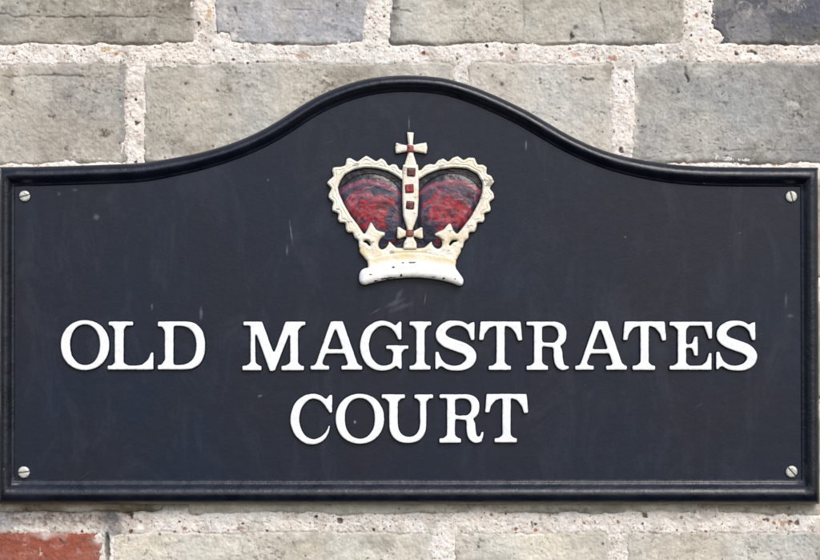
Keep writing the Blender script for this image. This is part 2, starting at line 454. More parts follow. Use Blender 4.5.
# long cracks and blotches seen on the bricks: (points, width, darkness)
CRACKS = [([(-5, 13), (8, 15), (18, 17), (40, 16.5), (75, 17), (120, 17), (150, 16.5), (175, 19), (196, 21)], 0.75, 0.65),
          ([(3, 76), (12, 77), (30, 75.5), (55, 75), (85, 77)], 0.9, 0.75),
          ([(600, 4), (602, 14), (603, 26), (606, 40)], 0.9, 0.7),
          ([(685.5, 68), (686, 74), (688, 82)], 1.1, 0.85), ([(523, -5), (524, 20), (524, 44)], 0.7, 0.45),
          ([(618, 26), (628, 29), (640, 33)], 0.7, 0.5), ([(93, 90), (98, 93)], 0.9, .7), ([(676, 96), (678, 88)], 0.9, .6),
          ([(583, 78), (587, 80), (593, 79)], 1.0, .7), ([(226.3, 130), (227, 136)], 1.0, .7), ([(632, 128), (645, 128.5)], .7, .5),
          ([(390, 8), (400, 10), (410, 12)], .8, .6), ([(288, 8), (305, 10), (320, 12)], .7, .4), ([(60, 540), (63, 545)], 1.0, .5),
          ([(620, 50), (650, 49), (690, 51)], .01, .1), ([(640, 160), (680, 153), (740, 150), (820, 150)], .6, .35)]
BLOTS = [(53, 117, 5, 3.6, .6), (103, 132, 6, 5.5, .7), (110, 134, 4, 3, .4), (12, 92, 2, 3, .8), (43, 9, 6, 5, .35), (65, 5, 4, 4, .5), (30, 4, 6, 5, .4),
         (66, 2, 2, 3, .7), (110, 36, 14, 7, .3), (152, 36, 7, 7, .35), (572, 36, 4, 3, .8), (575, 28, 3, 3, .5), (186.5, 84, 2, 1.8, .6), (186.5, 126, 1.7, 1.5, .7),
         (167, 157, 2.6, 2, .8), (641, 132, 3, 1.5, .5), (502, 85, 2, 2, .6), (690, 5, 5, 8, .3), (330, 86, 5, 3, .5), (323, 82, 3, 2, .4), (755, 552, 3, 4, .5),
         (65, 148, 2, 2, .6), (136, 120, .1, .1, .1), (795, 104, 7, 5, .35), (797, 112, 9, 4, .4), (23, 55, .1, .1, .1), (678, 92, 2, 3, .7), (400, 25, 3, 2, .5), (547, 12, 3, 1.5, .5),
         (465, 20, 4, 2, .4), (500, 30, 3, 2, .4), (350, 33, 6, 3, .35), (330, 26, 7, 4, .3)]
LIGHTS = [(690, 158, 4, 7, .6), (683, 156, 8, 2.5, .5), (791, 104, 6, 5, .6), (225, 38, 18, 5, .75), (310, 39, 30, 3, .55), (470, 84, 10, 8, .35), (98, 101, 4, 3, .5), (640, 68, 18, 8, .6),
          (620, 30, 20, 12, .25), (708, 70, 20, 7, .4), (440, 15, 30, 10, .25), (225, 10, 2, 14, .4), (236, 20, 2, 12, .3), (250, 71, 30, 1.5, .35), (300, 85, 18, 1.5, .3), (215, 75, 12, 2, .3)]
def seg_d(x, y, P):
    d = np.full(np.shape(x), 1e9)
    for (a, b), (c, e) in zip(P[:-1], P[1:]):
        vx, vy = c - a, e - b
        t = np.clip(((x - a) * vx + (y - b) * vy) / (vx * vx + vy * vy), 0, 1)
        d = np.minimum(d, np.hypot(x - a - t * vx, y - b - t * vy))
    return d

VIS = [(-30, -14, 850, 196), (-30, 494, 850, 574)]
def visible(bk):
    return any(bk[0] < v[2] and bk[2] > v[0] and bk[1] < v[3] and bk[3] > v[1] for v in VIS)

bv, bf, bt, nb_ = [], [], [], 0
for bk in BR:
    x0, y0, x1, y1, c, sd = bk
    cells = []
    if visible(bk):
        # fine inside the visible part, coarse elsewhere: one grid with uneven spacing
        def axis(a, b, lo, hi):
            a -= 4; b += 4
            p = []
            q = a
            while q < b:
                p.append(q); q += 0.9 if lo <= q <= hi else 3.0
            p.append(b); return np.array(p)
        ax = axis(x0, x1, -20, 842)
        ylo, yhi = (-8, 190) if y1 < 300 else (496, 570)
        ay = axis(y0, y1, ylo, yhi)
    else:
        ax = np.arange(x0 - 4, x1 + 4.1, 4.0); ay = np.arange(y0 - 4, y1 + 4.1, 4.0)
    x, y = np.meshgrid(ax, ay)
    d = brick_d(x, y, bk)
    h = 0.7 * fbm(x, y, 60, 3, sd + 11) + 0.45 * fbm(x, y, 9, 4, sd + 12) + 0.28 * fbm(x, y, 2.2, 2, sd + 13)
    h = h + 0.10 * fbm(x, y, 14, 3, sd + 14, sx=4, sy=0.35)
    pit = sstep(0.80, 1.0, fbm(x, y, 4, 4, sd + 15, gain=.6)) * 0.95 * sstep(-0.2, 0.6, fbm(x, y, 50, 2, sd + 16)); h = h - 1.4 * pit
    h = h - 2.2 * np.clip(1 - d / 3.2, 0, 1) ** 2 - 6 * np.clip(-d, 0, 2)
    base = srgb(*c)
    T = np.ones(x.shape + (3,)) * base
    big = fbm(x, y, 75, 4, sd + 21)[..., None]
    T = T * (1 + 0.17 * big)
    red = c[0] > c[2] * 1.7
    warm = fbm(x, y, 50, 3, sd + 22)[..., None]
    T = T * (1 + np.array([0.05, 0.01, -0.04]) * warm + np.array([0.004, 0.0, -0.002]))
    if not red:
        dirt = sstep(0.15, 0.9, fbm(x, y, 38, 5, sd + 23))[..., None]
        T = T * (1 - dirt * 0.38) + dirt * 0.38 * srgb(118, 112, 100)
        st = sstep(0.05, 0.35, fbm(x + 9 * fbm(x, y, 20, 3, sd + 41), y, 34, 4, sd + 42))[..., None] * 0.20
        T = T * (1 - st) + st * srgb(206, 202, 192)
    T = T * (1 - 0.45 * pit[..., None])
    # grit and fine dirt in drifts, thin pale scratches and drag lines
    g1 = sstep(0.25, 0.7, fbm(x, y, 3.2, 4, sd + 31, gain=0.7)) * sstep(-0.35, 0.6, fbm(x, y, 40, 4, sd + 32)) * (0.62 if not red else 0.2)
    T = T * (1 - g1[..., None]) + g1[..., None] * srgb(86, 80, 70); h = h - 0.3 * g1
    rg = np.abs(fbm(x, y, 16, 4, sd + 33, sx=1.0, sy=1.8)); g2 = sstep(0.035, 0.008, rg) * sstep(0.15, 0.6, fbm(x, y, 40, 3, sd + 34)) * 0.5
    T = T * (1 - g2[..., None]) + g2[..., None] * srgb(218, 214, 206); h = h + 0.2 * g2
    rg = np.abs(fbm(x, y, 22, 4, sd + 35, sx=1.7, sy=0.8)); g3 = sstep(0.022, 0.006, rg) * sstep(0.2, 0.6, fbm(x, y, 36, 3, sd + 36)) * 0.55
    T = T * (1 - g3[..., None]) + g3[..., None] * srgb(70, 66, 60); h = h - 0.5 * g3
    # darker along the lower arris and the sides, broken up
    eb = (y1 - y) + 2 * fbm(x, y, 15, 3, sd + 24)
    edge_dark = sstep(8, 0, eb) * sstep(-0.3, 0.5, fbm(x, y, 30, 3, sd + 25)) * (0.5 if not red else 0.1)
    edge_dark = np.maximum(edge_dark, 0.35 * sstep(4, 0, d) * sstep(-0.2, 0.5, fbm(x, y, 18, 3, sd + 26)))
    T = T * (1 - edge_dark[..., None]) + edge_dark[..., None] * 0.05
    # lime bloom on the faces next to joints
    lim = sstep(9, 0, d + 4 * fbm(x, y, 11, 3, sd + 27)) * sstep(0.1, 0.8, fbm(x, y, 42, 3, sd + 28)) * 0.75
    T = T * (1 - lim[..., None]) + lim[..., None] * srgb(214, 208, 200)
    if sd == 1 * 50 + 4:     # dark burnt left end
        e = sstep(14, 2, x - x0 + 5 * fbm(x, y, 14, 3, 5)) * 0.72
        T = T * (1 - e[..., None]) + e[..., None] * srgb(84, 82, 84)
        h = h - 1.5 * sstep(12, 0, x - x0)
    if sd == 2 * 50 + 5:
        e = sstep(700, 840, x + 30 * fbm(x, y, 40, 3, 6)) * 0.5
        T = T * (1 - e[..., None]) + e[..., None] * srgb(120, 120, 120)
    if sd == 2 * 50 + 2:
        e = sstep(12, 3, x1 - x + 3 * fbm(x, y, 14, 3, 8)) * 0.45
        T = T * (1 - e[..., None]) + e[..., None] * srgb(110, 110, 118)
    if sd == 1 * 50 + 3:
        e = sstep(0.0, 0.8, fbm(x, y, 22, 4, 77, sx=.6)) * 0.5
        T = T * (1 - e[..., None]) + e[..., None] * srgb(188, 190, 194)
    if red:
        e = sstep(0.25, 0.8, fbm(x, y, 16, 4, 91))[..., None] * 0.18
        T = T * (1 - e) + e * srgb(196, 148, 132)
    if visible(bk):
        for P, w, k in CRACKS:
            P = np.array(P, float)
            if P[:, 0].max() < x0 or P[:, 0].min() > x1 or P[:, 1].max() < y0 or P[:, 1].min() > y1: continue
            dd = seg_d(x + 1.2 * fbm(x, y, 8, 3, 41), y + 1.2 * fbm(x, y, 8, 3, 42), P)
            a = sstep(w * 1.3 + 0.5, w * 0.3, dd) * (0.65 + 0.5 * np.clip(fbm(x, y, 10, 2, 43), -1, 1))
            h = h - 1.8 * a * k; T = T * (1 - (a * k)[..., None]) + (a * k)[..., None] * 0.03
        for (ox, oy, rx, ry, k) in BLOTS:
            if ox + 20 < x0 or ox - 20 > x1: continue
            e = np.hypot((x - ox) / rx, (y - oy) / ry) + 1.1 * fbm(x, y, 4, 4, int(ox) + 3, gain=.65)
            a = sstep(0.95, 0.35, e) * min(1, k * 1.15)
            h = h - 0.9 * a; T = T * (1 - a[..., None]) + a[..., None] * srgb(62, 60, 56)
        for (ox, oy, rx, ry, k) in LIGHTS:
            if ox + 40 < x0 or ox - 40 > x1: continue
            e = np.hypot((x - ox) / rx, (y - oy) / ry) + 0.8 * fbm(x, y, 6, 4, int(ox) + 9)
            a = sstep(1.2, 0.3, e) * k
            h = h + 0.3 * a; T = T * (1 - a[..., None]) + a[..., None] * srgb(216, 213, 206)
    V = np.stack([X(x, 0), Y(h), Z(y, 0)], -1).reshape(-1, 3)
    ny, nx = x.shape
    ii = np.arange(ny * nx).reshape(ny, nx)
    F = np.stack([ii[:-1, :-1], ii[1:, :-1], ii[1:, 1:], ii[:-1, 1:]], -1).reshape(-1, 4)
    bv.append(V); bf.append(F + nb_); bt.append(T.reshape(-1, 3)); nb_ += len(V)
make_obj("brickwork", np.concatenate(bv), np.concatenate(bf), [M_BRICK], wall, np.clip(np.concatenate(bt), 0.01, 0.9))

# mortar: one rough bed, left out deep under the bricks
mv, mf, mt, nm_ = [], [], [], 0
def mortar_patch(xa, ya, xb, yb, step):
    global nm_
    x, y = np.meshgrid(np.linspace(xa, xb, int((xb - xa) / step) + 1), np.linspace(ya, yb, int((yb - ya) / step) + 1))
    dm = np.full(x.shape, -50.0); low = np.full(x.shape, 50.0); up = np.full(x.shape, 50.0); side = np.full(x.shape, 50.0)
    for bk in BR:
        x0, y0, x1, y1, c, sd = bk
        if x1 + 12 < xa or x0 - 12 > xb or y1 + 12 < ya or y0 - 12 > yb: continue
        sx = (x[0] > x0 - 12) & (x[0] < x1 + 12); sy = (y[:, 0] > y0 - 12) & (y[:, 0] < y1 + 12)
        if not sx.any() or not sy.any(): continue
        ix = np.ix_(sy, sx); xx, yy = x[ix], y[ix]
        d = brick_d(xx, yy, bk)
        dm[ix] = np.maximum(dm[ix], d)
        under = (yy > y1 - 6) & (xx > x0) & (xx < x1)
        low[ix] = np.where(under, np.minimum(low[ix], -d), low[ix])
    h = -0.2 + 0.8 * fbm(x, y, 22, 3, 501) + 0.5 * fbm(x, y, 5, 4, 502) + 0.34 * fbm(x, y, 1.8, 3, 503)
    g = vnoise(x / 2.6, y / 2.6, 504); h = h + 0.7 * sstep(0.86, 1.0, g) - 1.6 * sstep(0.12, 0.0, g)
    h = h - 1.2 * sstep(-1.5, 2.0, dm)
    # shrinkage gap under the bricks
    gap = sstep(2.2, 0.4, low) * sstep(-0.25, 0.35, fbm(x, y, 45, 3, 505)) * sstep(-3, -0.5, low)
    h = h - 3.5 * gap
    T = np.ones(x.shape + (3,)) * srgb(238, 233, 226)
    w = fbm(x, y, 60, 3, 511)[..., None]; T = T * (1 + np.array([0.03, 0.0, -0.02]) * w)
    w = sstep(0.1, 0.8, fbm(x, y, 16, 4, 512))[..., None] * 0.45; T = T * (1 - w) + w * srgb(176, 168, 156)
    w = sstep(0.35, 0.9, fbm(x, y, 2.4, 3, 519, gain=.7))[..., None] * sstep(-0.3, 0.5, fbm(x, y, 26, 3, 520))[..., None] * 0.5; T = T * (1 - w) + w * srgb(150, 128, 112)
    # old dirty pinkish grey bedding at the lower left, bluish near the broken corner
    a = sstep(150, 105, x + 10 * fbm(x, y, 14, 3, 513)) * sstep(500, 503, y) * sstep(536, 520, y + 5 * fbm(x, y, 9, 3, 514)) * 0.85 * (0.8 + 0.35 * fbm(x, y, 3, 3, 521))
    T = T * (1 - a[..., None]) + a[..., None] * srgb(128, 112, 106)
    h = h - 1.2 * a
    a = sstep(1.2, 0.3, np.hypot((x - 112) / 14, (y - 522) / 16) + 0.5 * fbm(x, y, 7, 3, 515)) * 0.7
    T = T * (1 - a[..., None]) + a[..., None] * srgb(98, 100, 108)
    a = sstep(1.2, 0.3, np.hypot((x - 5) / 12, (y - 521) / 8) + 0.5 * fbm(x, y, 7, 3, 516)) * 0.6
    T = T * (1 - a[..., None]) + a[..., None] * srgb(150, 155, 164)
    a = sstep(1.1, 0.5, np.hypot((x - 107.3) / 3, (y - 549) / 18) + 0.3 * fbm(x, y, 5, 3, 517))
    h = h - 5 * a; T = T * (1 - 0.75 * a[..., None])
    # sign's shadow painted into the mortar as a brown strip just below it
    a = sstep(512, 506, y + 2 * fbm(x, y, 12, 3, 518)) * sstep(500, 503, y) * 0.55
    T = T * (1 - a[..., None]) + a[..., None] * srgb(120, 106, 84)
    for (ox, oy, rx, ry) in [(131, 516, 2.5, 3), (128, 514, 4, 1.6), (340, 521, 3, 2.4), (373, 529, 1.5, 2), (532, 526, 2.6, 4), (137, 123, 2.6, 2.8), (620, 150, 3, 3), (764, 520, 4, 2.2), (646, 516, 3, 4),
                             (218, 4, 2.2, 2), (84, 50, 2.5, 2), (737, 54, 2.4, 2.2), (754, 52, 4, 2.2), (630, 80, .1, .1), (626, 82, 2, 2), (706, 13, 2, 2), (790, 522, 3, 2.5), (797, 523, 2.5, 2)]:
        e = np.hypot((x - ox) / rx, (y - oy) / ry) + 0.8 * fbm(x, y, 3, 3, int(ox))
        a = sstep(1.1, 0.6, e); h = h - 2.4 * a; T = T * (1 - 0.85 * a[..., None]) + 0.85 * a[..., None] * srgb(72, 52, 42)
    for (ox, oy, rx, ry, cc) in [(105, 49, 6, 2.6, (196, 168, 128)), (115, 53, 5, 2, (196, 168, 128)), (209, 13, 3, 8, (204, 168, 124)), (733, 520, .1, .1, G), (240, 528, 3, 3, (160, 130, 90)), (783, 523, 5, 4, (190, 150, 120)),
                                 (612, 58, 5, 2.5, (182, 128, 102)), (575, 55, 7, 2, (200, 158, 138)), (425, 54, 5, 2, (196, 160, 150)), (300, 56, 9, 2, (206, 172, 150))]:
        e = np.hypot((x - ox) / rx, (y - oy) / ry) + 0.5 * fbm(x, y, 3, 3, int(ox))
        a = sstep(1.1, 0.6, e) * 0.8; T = T * (1 - a[..., None]) + a[..., None] * srgb(*cc)
    keep = (dm < 5)
    kc = keep[:-1, :-1] | keep[1:, 1:] | keep[1:, :-1] | keep[:-1, 1:]
    used = np.zeros(keep.shape, bool)
    used[:-1, :-1] |= kc; used[1:, :-1] |= kc; used[:-1, 1:] |= kc; used[1:, 1:] |= kc
    idx = -np.ones(keep.shape, int); idx[used] = np.arange(used.sum())
    V = np.stack([X(x, 0), Y(h), Z(y, 0)], -1)[used]
    j, i = np.nonzero(kc)
    F = np.stack([idx[j, i], idx[j + 1, i], idx[j + 1, i + 1], idx[j, i + 1]], 1)
    mv.append(V); mf.append(F + nm_); mt.append(T[used]); nm_ += len(V)
mortar_patch(-20, -10, 840, 200, 0.8)
mortar_patch(-20, 496, 840, 572, 0.8)
mortar_patch(-20, 200, 840, 496, 4.0)
mortar_patch(-400, -10, -20, 572, 4.0)
mortar_patch(840, -10, 1160, 572, 4.0)
mortar_patch(-400, -270, 1160, -10, 4.0)
mortar_patch(-400, 572, 1160, 840, 4.0)
make_obj("mortar", np.concatenate(mv), np.concatenate(mf), [M_MORTAR], wall, np.clip(np.concatenate(mt), 0.01, 0.9))

# ------------------------------------------------------------------ the sign
sign = bpy.data.objects.new("court_sign", None); col.objects.link(sign)
sign["label"] = "dark blue-black cast sign reading OLD MAGISTRATES COURT, with red and white crown"
sign["category"] = "sign"

curve = [(0, 167), (40, 166.6), (100, 164.8), (141.5, 162.8), (173, 158), (202.4, 152), (231.7, 143.2), (258.5, 131.8), (280.5, 119.3), (297, 108.4), (314, 98.2), (331.2, 90.2),
         (348.3, 83.9), (365.4, 79.3), (382.4, 76.6), (403, 75.4), (422, 75.8), (441, 77.8), (458, 81.6), (476.8, 87.9), (494, 95), (511, 102.8), (528, 111.3), (544, 120.7), (568.8, 135),
         (593, 146.3), (617.6, 154.6), (642, 160), (666, 163.6), (690.7, 165.8), (720, 167), (770, 167.4), (818, 167.6)]
cp = catmull(curve, 6)
tan = np.gradient(cp, axis=0); tan /= np.linalg.norm(tan, axis=1)[:, None]
nrm = np.stack([-tan[:, 1], tan[:, 0]], 1)          # pointing down, into the sign
wd = 19.5 - 2.6 * sstep(120, 240, cp[:, 0]) * sstep(700, 580, cp[:, 0])
inn = cp + nrm * wd[:, None]
inn[0] = (15, 186.5); inn[-1] = (800, 187)
sel = (cp[:, 0] > 0.5) & (cp[:, 0] < 817.5) & ((inn[:, 0] > 17) & (inn[:, 0] < 798)); sel[0] = sel[-1] = True
outer = cp[sel]; inner = inn[sel]
def seg(a, b, n): 
    t = np.linspace(0, 1, n + 1)[1:-1, None]; return np.array(a) * (1 - t) + np.array(b) * t
OB = [(818, 167.6), (819.5, 504), (-1.5, 504), (0, 167)]; IB = [(800, 187), (801, 479.5), (15, 479.5), (15, 186.5)]
outer = np.concatenate([outer, seg(OB[0], OB[1], 40), [OB[1]], seg(OB[1], OB[2], 80), [OB[2]], seg(OB[2], OB[3], 40)])
inner = np.concatenate([inner, seg(IB[0], IB[1], 40), [IB[1]], seg(IB[1], IB[2], 80), [IB[2]], seg(IB[2], IB[3], 40)])
PROF = [(0.0, -10), (0.0, -1.0), (0.012, 0.6), (0.05, 2.6), (0.11, 4.6), (0.19, 6.4), (0.28, 7.7), (0.38, 8.4), (0.47, 8.5), (0.56, 7.9), (0.64, 6.7), (0.71, 5.1),
        (0.77, 3.5), (0.82, 2.3), (0.86, 1.8), (0.90, 1.7), (0.935, 1.5), (0.965, 0.9), (0.985, 0.25), (1.0, 0.0)]
def ringmesh(prof, z):
    V, F = [], []
    n = len(outer)
    for t, h in prof:
        p = outer * (1 - t) + inner * t
        hh = h + (0.12 * fbm(p[:, 0], p[:, 1], 25, 3, 61) if t > 0.02 and t < 0.98 else 0)
        V.append(np.stack([X(p[:, 0], z), np.broadcast_to(Y(z + hh), (n,)), Z(p[:, 1], z)], 1))
    for k in range(len(prof) - 1):
        for i in range(n):
            j = (i + 1) % n
            F.append((k * n + i, (k + 1) * n + i, (k + 1) * n + j, k * n + j))
    return np.concatenate(V), F
V, F = ringmesh(PROF, HP)
frame = make_obj("moulded_border", V, F, [M_BORDER], sign)
m = frame.modifiers.new("edge", 'EDGE_SPLIT'); m.split_angle = math.radians(50)
# plate face: a gently uneven cast sheet that runs to the border, and the back of the casting
n = len(inner)
ys = np.linspace(0, 1, 2)
cen = np.array([410.0, 300.0])
rings = [inner * (1 - t) + cen * t for t in (0.0, 0.03, 0.1, 0.25, 0.45, 0.65, 0.85)]
V = [np.stack([X(r[:, 0], HP), np.broadcast_to(Y(HP), (n,)), Z(r[:, 1], HP)], 1) for r in rings]
V.append(np.array([[X(cen[0], HP), Y(HP), Z(cen[1], HP)]]))
F = []
for k in range(len(rings) - 1):
    for i in range(n):
        j = (i + 1) % n; F.append((k * n + i, (k + 1) * n + i, (k + 1) * n + j, k * n + j))
for i in range(n): F.append(((len(rings) - 1) * n + i, len(rings) * n, (len(rings) - 1) * n + (i + 1) % n))
plate = make_obj("plate", np.concatenate(V), F, [M_PLATE], sign)
bv2 = np.concatenate([np.stack([X(outer[:, 0], HP), np.full(len(outer), Y(HP - 10)), Z(outer[:, 1], HP)], 1)])
make_obj("back_panel", bv2, [list(range(len(outer)))], [M_PLATE], sign, smooth=False)

# ---- letters ---------------------------------------------------------
def A_(dx=0, dy=0):
    q = lambda *p: poly(*[(a + dx, b + dy) for a, b in p]); r = lambda a, b, c, d: rect(a + dx, b + dy, c + dx, d + dy)
    return [('+', q((330.5, 321), (343, 321), (359, 367), (348.6, 367), (335.9, 329.5), (335.0, 329.5), (321.2, 367), (314.3, 367))),
            ('+', r(324, 349, 350, 354)), ('+', r(310, 365.3, 329.5, 370.3)), ('+', r(340.8, 365.3, 362.6, 370.3)),
            ('+', q((313, 366.4), (316, 362.6), (321, 362.6), (326, 366))), ('+', q((345, 366.4), (349, 362.6), (357, 362.6), (361, 366)))]
def T_(dx=0, dy=0):
    q = lambda *p: poly(*[(a + dx, b + dy) for a, b in p]); r = lambda a, b, c, d: rect(a + dx, b + dy, c + dx, d + dy)
    return [('+', q((480, 321.2), (521, 321.2), (522.6, 340.6), (517.8, 341.4), (515.6, 334), (511, 328.3), (505, 326), (496, 326), (489.5, 328.3), (485, 334), (483.6, 340.6), (478.6, 340.6))),
            ('+', r(496, 322, 505, 368)), ('+', r(488, 365.3, 511.4, 370.5)), ('+', q((490.5, 366.4), (496, 362.6), (505, 362.6), (509, 366)))]
def O_(dx=0, dy=0):
    return [('+', ell(85 + dx, 345.2 + dy, 24.6, 25.4, 2.1)), ('-', ell(85 + dx, 344.8 + dy, 14.6, 19.9, 2.15))]
def S_(dx=0, dy=0):
    st = [(472.2, 336, 4.2), (469, 329.5, 4.6), (463.5, 324.6, 5.2), (456, 323.2, 5.8), (448, 324.8, 7.8), (441.8, 330, 9.8), (441, 336.5, 11), (446.5, 342, 11.6), (455.8, 345.6, 11.8), (465.6, 349.4, 11.6),
          (471, 355, 11), (470, 361.6, 9.8), (463.8, 366.6, 7.6), (455.5, 368.2, 5.8), (447.5, 367, 5.6), (441.2, 362.6, 5), (437.6, 355.5, 4.2)]
    q = lambda *p: poly(*[(a + dx, b + dy) for a, b in p])
    return [('+', stroke(*[(a + dx, b + dy, w) for a, b, w in st])),
            ('+', q((470.4, 322.5), (474.8, 321.2), (474.8, 340.6), (470.8, 340.8), (468, 332), (466, 326))),
            ('+', q((434.9, 351.6), (438.8, 351.2), (441, 360), (443, 366), (439, 367.5), (437.5, 369.8), (434.9, 370)))]
def C_(dx=0, dy=0):
    return [('+', stroke((329.4, 426, 2.2), (326.8, 433, 3.8), (321.4, 439, 5.4), (313.4, 441.8, 6), (304.8, 439.4, 7.2), (297.8, 431.4, 9), (294.8, 419.5, 9.8), (297.8, 406.8, 9), (304.4, 399.2, 7.2), (312.4, 396.2, 5.8), (320, 398, 5.4), (325.5, 402.6, 5.2), (329, 408.4, 4.6))),
            ('+', poly((328.2, 396), (329.6, 394.4), (332.7, 394.4), (332.5, 412.6), (331, 413.8), (328.8, 412.6), (326, 405), (326, 399)))]
def R_(dx=0, dy=0, tail=False):
    q = lambda *p: poly(*[(a + dx, b + dy) for a, b in p]); r = lambda a, b, c, d: rect(a + dx, b + dy, c + dx, d + dy)
    s = [('+', r(526, 321.3, 550, 326)), ('+', r(533.6, 322, 542.4, 368)), ('+', r(526, 365.3, 548.4, 370.5)), ('+', q((528.5, 366.4), (533.6, 362.6), (542.4, 362.6), (546.5, 366))),
         ('+', ell(551.5 + dx, 334.4 + dy, 15.3, 13.2, 2.4)), ('-', ell(549 + dx, 334.6 + dy, 8.9, 8.5, 2.4)), ('-', r(526, 327, 549, 341.9)), ('+', r(533.6, 322, 542.4, 368)), ('+', r(540, 321.3, 553, 326.1)),
         ('+', r(540, 342.4, 552, 346.8)),
         ('+', stroke((552 + dx, 344.6 + dy, 4.4), (556 + dx, 346.8 + dy, 7), (557.8 + dx, 351.5 + dy, 9.2), (558.2 + dx, 358 + dy, 9.8), (559.6 + dx, 364 + dy, 9.2), (563 + dx, 367.6 + dy, 6), (567.4 + dx, 367.6 + dy, 4)))]
    if tail: s += [('+', stroke((564 + dx, 367 + dy, 6), (568 + dx, 364.8 + dy, 4), (569.4 + dx, 360 + dy, 3)))]
    return s
M_ = [('+', rect(243, 321.3, 257, 326)), ('+', poly((250.2, 322), (255.4, 322), (255.6, 334), (256, 367), (250, 367))), ('+', rect(242, 365.5, 262, 370.8)),
      ('+', poly((251.6, 321.3), (262.4, 321.3), (274.4, 354.5), (274.8, 364), (273.6, 371.6), (269.6, 371.6))), ('+', poly((285.3, 321.3), (292, 321.3), (290.5, 331), (275.0, 371.4), (270.6, 366), (273.2, 354.6))),
      ('+', rect(285.5, 321.3, 306, 326)), ('+', rect(289.7, 322, 298.4, 368)), ('+', rect(281, 365.5, 304.4, 370.8)),
      ('+', poly((245, 366.4), (250, 362.6), (256, 362.6), (260, 366))), ('+', poly((284, 366.4), (289.7, 362.6), (298.4, 362.6), (302, 366))), ('+', poly((298, 325), (303, 325), (298, 331)))]
L_ = [('+', rect(108.2, 321.2, 133.6, 326)), ('+', rect(114.4, 322, 124, 368)), ('+', rect(107.2, 365.2, 153.4, 370)), ('+', poly((133, 366), (142, 364.4), (147.6, 359.5), (150.8, 352), (153.8, 351.8), (153.8, 369.5))),
      ('+', poly((111, 325), (127, 325), (124, 330), (114.4, 330))), ('+', poly((110, 366.4), (114.4, 362.6), (124, 362.6), (130, 366)))]
D_ = [('+', ell(184.5, 345.5, 21, 24.4, 2.35)), ('-', rect(155, 315, 183, 375)), ('+', rect(157.4, 321.2, 184, 369.9)), ('-', rect(155, 327, 164.5, 364.5)),
      ('-', ell(178.5, 345.5, 17.4, 19.2, 2.4)), ('+', rect(164.5, 321.2, 173.9, 369.9)), ('-', rect(155, 332, 164.4, 360)), ('+', poly((161, 326), (164.5, 331), (165, 325))), ('+', poly((160, 366), (164.5, 360), (165, 366)))]
G_ = [('+', stroke((398, 360, 5), (391.5, 366.2, 5.6), (383, 368.2, 5.8), (374.5, 366, 7.2), (367.5, 358.5, 9), (364.4, 346, 9.8), (367.5, 333.2, 9), (374.5, 325.8, 7.2), (382.5, 323.2, 5.8), (390, 325, 5.4), (395.5, 329.6, 5.2), (399, 335.6, 4.8))),
      ('+', poly((397.4, 323), (398.8, 321.2), (401.8, 321.2), (401.8, 339.4), (400, 340.6), (397.8, 339.4), (395, 332), (395, 326))),
      ('+', rect(385.6, 345, 408.8, 349.6)), ('+', poly((390, 348), (406, 348), (401.8, 353), (402, 369.4), (399.4, 369.6), (396.5, 366), (391.5, 366), (393, 353)))]
I_ = [('+', rect(409, 321.2, 431.6, 326)), ('+', rect(416, 322, 425, 368)), ('+', rect(409, 365.3, 431, 370.3)), ('+', poly((412, 325), (428.5, 325), (425, 330.5), (416, 330.5))), ('+', poly((411.5, 366.4), (416, 362.6), (425, 362.6), (428.5, 366)))]
E_ = [('+', rect(669, 321.4, 712, 326.2)), ('+', rect(677.4, 322, 686.4, 368)), ('+', rect(669, 365.3, 712, 370.4)), ('+', poly((703, 324), (712.4, 322), (712.4, 339), (708.4, 339.6), (706, 332))),
      ('+', rect(684, 344, 696, 348.2)), ('+', poly((693.6, 336.6), (698, 336), (698.2, 356.4), (693.8, 356), (692, 349), (688, 347.6), (688, 344.6), (692, 343))),
      ('+', poly((700, 366.5), (706, 361.5), (708.6, 352.8), (712, 352.4), (712, 370))), ('+', poly((671.5, 366.4), (677.4, 362.6), (686.4, 362.6), (690, 366))), ('+', poly((672, 325), (690, 325), (686.4, 330), (677.4, 330)))]
U_ = [('+', rect(381.2, 394, 405.4, 398.8)), ('+', rect(413.8, 394, 433.6, 398.8)), ('+', rect(388.8, 396, 398.2, 426)), ('+', rect(419.6, 396, 426.6, 426)),
      ('+', ell(407.7, 424, 18.9, 19.4, 2.3)), ('-', ell(408.9, 422, 10.7, 14.4, 2.3)), ('-', poly((398.2, 400), (419.6, 400), (419.6, 423), (398.2, 423))),
      ('-', rect(380, 399.3, 388.7, 424)), ('-', rect(426.7, 399.3, 440, 424)), ('+', poly((384, 398), (402, 398), (398.2, 402.5), (388.8, 402.5))), ('+', poly((416, 398), (430.5, 398), (426.6, 402), (419.6, 402)))]

WHITE = srgb(241, 243, 245)
def letter_h(d, x, y):
    return HP + 4.0 - 1.1 * (1 - np.sqrt(np.clip(1 - (1 - np.clip(d / 1.5, 0, 1)) ** 2, 0, 1))) + 0.12 * fbm(x, y, 6, 2, 71)
def letter_c(x, y, d, h):
    t = np.ones((len(x), 3)) * WHITE
    w = sstep(0.2, 0.9, fbm(x, y, 9, 3, 72))[:, None] * 0.08
    t = t * (1 - w) + w * srgb(190, 190, 186)
    c = sstep(0.70, 0.80, fbm(x, y, 4, 3, 171))[:, None] * sstep(2.0, 0.5, d)[:, None] * 0.3
    t = t * (1 - c) + c * srgb(96, 98, 104)
    e = sstep(0.45, 0.0, d + 0.2 * fbm(x, y, 5, 3, 73))[:, None] * 0.9          # ragged paint line at the arris
    return t * (1 - e) + e * srgb(70, 74, 84)
def letter(shapes, lab):
    o = relief("letter", shapes, letter_h, HP - 0.5, [M_WHITE, M_BORDER], sign, res=3.0, soft=0.85, thr=0.63, cfun=letter_c, wob=0.06, seed=len(lab) + ord(lab[0]), zref=HP + 3)
    return o
